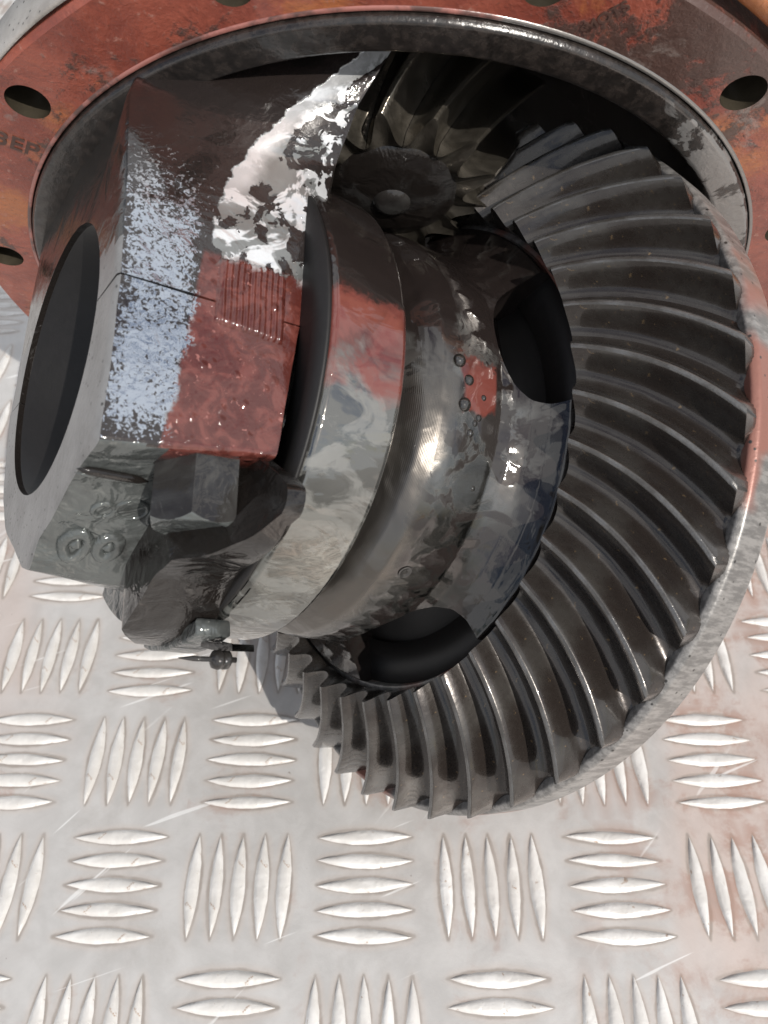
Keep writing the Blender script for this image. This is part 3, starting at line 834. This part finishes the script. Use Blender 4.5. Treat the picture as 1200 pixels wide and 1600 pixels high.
# ---- pinion
PC = (40.0, 35.0)
pin = obj('pinion_gear', *revolve(rounded([(-58.3, .01), (-58.4, 7), (-59.2, 13), (-60.8, 17.5), (-63, 20), (-102, 35), (-105, 35), (-108, 24), (-190, 22), (-190, .01)], .8, False), 'Y', PC, 96, closed=False), M_black, unit)
pin['label'] = 'pinion gear deep in the housing'
def ptooth():
    V, F = [], []; NS = 20; M = len(PU); n_t = 13; hp = 180 / n_t
    for i in range(NS + 1):
        s = i / NS; y = -62 - 40 * s; rt = 29 + 17 * s; h = 9 + 2 * s
        ac = 44 * s
        for u, hh in zip(PU, PH):
            r = rt + h * (hh - 1); a = R(ac + u * hp * .98)
            V.append((r * math.cos(a), y + (1 - hh) * 2.0 * (0 if i else 1), r * math.sin(a)))
    for i in range(NS):
        for j in range(M - 1):
            a = i * M + j; F.append((a, a + 1, a + M + 1, a + M))
    for i in (0, NS):
        s = i / NS; base = len(V)
        for u in PU:
            a = R(44 * s + u * hp); r = (29 + 17 * s) - (9 + 2 * s) - 2.5
            V.append((r * math.cos(a), -62 - 40 * s + (0 if i else .5), r * math.sin(a)))
        for j in range(M - 1): F.append((i * M + j, i * M + j + 1, base + j + 1, base + j))
    return V, F, n_t
V, F, n_t = ptooth()
t0 = obj('pinion_tooth', V, F, M_pin, pin); sharp(t0, 55)
for i in range(n_t):
    o = t0 if i == 0 else t0.copy()
    if i: COL.objects.link(o); o.parent = pin
    o.location = (PC[0] * .001, 0, PC[1] * .001); o.rotation_euler = (0, R(9 + i * 360 / n_t), 0)
V, F = revolve([(-57.2, .01), (-56.9, 3.2), (-57.6, 5.0), (-59, 5.6)], 'Y', PC, 32, closed=False); obj('pinion_centre', V, F, M_bolt, unit)

# ---- oil bubbles standing on the case
def dome():
    V, F = [], []; K, S = 5, 14
    for i in range(K + 1):
        th_ = math.pi / 2 * i / K
        for k in range(S):
            a = 2 * math.pi * k / S; V.append((math.sin(th_) * math.cos(a), math.sin(th_) * math.sin(a), .75 * math.cos(th_)))
    for i in range(K):
        for k in range(S): F.append((i * S + k, i * S + (k + 1) % S, (i + 1) * S + (k + 1) % S, (i + 1) * S + k))
    return V, F
V, F = dome(); dm = obj('oil_bubble', V, F, M_bubble, unit); first = True
bub = [(18.2, 64, 1.9), (25.3, 73, 1.2), (22.6, 72, 1.1), (24.5, 67, 1.0), (21.5, 66, 1.0), (19.6, 70, .8), (38.5, 90, 1.7), (35.5, 86, 1.4), (36.4, 80, 1.8), (31.5, 78, .9), (32.5, 76.5, .8), (33.5, 74, 1.0), (30.5, 83, .8), (28.5, 62, .7), (24.3, 61, .5)]
for d_, a_, r_ in bub:
    o = dm if first else dm.copy()
    if not first: COL.objects.link(o)
    first = False; o.parent = unit
    n_ = Vector((0, math.cos(R(a_)), math.sin(R(a_)))); s_ = n_.cross(EX)
    rad = 60.0 if d_ > 26 else 58.7
    o.matrix_local = Matrix.Translation((EX * d_ + n_ * rad) * .001) @ Matrix((EX, s_, n_)).transposed().to_4x4() @ Matrix.Scale(r_, 4)

# ---- stamped letters on the flange
def stamp(txt, px_d, px_t, size, rot):
    cu = bpy.data.curves.new('stamp', 'FONT'); cu.body = txt; cu.size = size * .001; cu.extrude = .00012
    cu.offset = .00008; cu.align_x = 'CENTER'; cu.align_y = 'CENTER'
    to = bpy.data.objects.new('tmp', cu); COL.objects.link(to); bpy.context.view_layer.update()
    me = bpy.data.meshes.new_from_object(to.evaluated_get(bpy.context.evaluated_depsgraph_get()))
    bpy.data.objects.remove(to); me.materials.clear(); me.materials.append(M_stamp)
    o = bpy.data.objects.new('stamped_mark', me); COL.objects.link(o); o.parent = unit
    ca, sa = math.cos(R(rot)), math.sin(R(rot))
    # text right / up directions within the (d, t) plane, facing +n
    rt = Vector((-ca, 0, sa)); up = EY.cross(rt)
    o.matrix_local = Matrix.Translation(Vector((px_d, -59.9, px_t)) * .001) @ Matrix((rt, up, EY)).transposed().to_4x4()
stamp('MOTS', 39.5, 108.0, 3.6, 75)
stamp('S', 40.5, 103.2, 3.6, 75)
stamp('3EP', 129, -8, 7, 5)
print('bars', count)
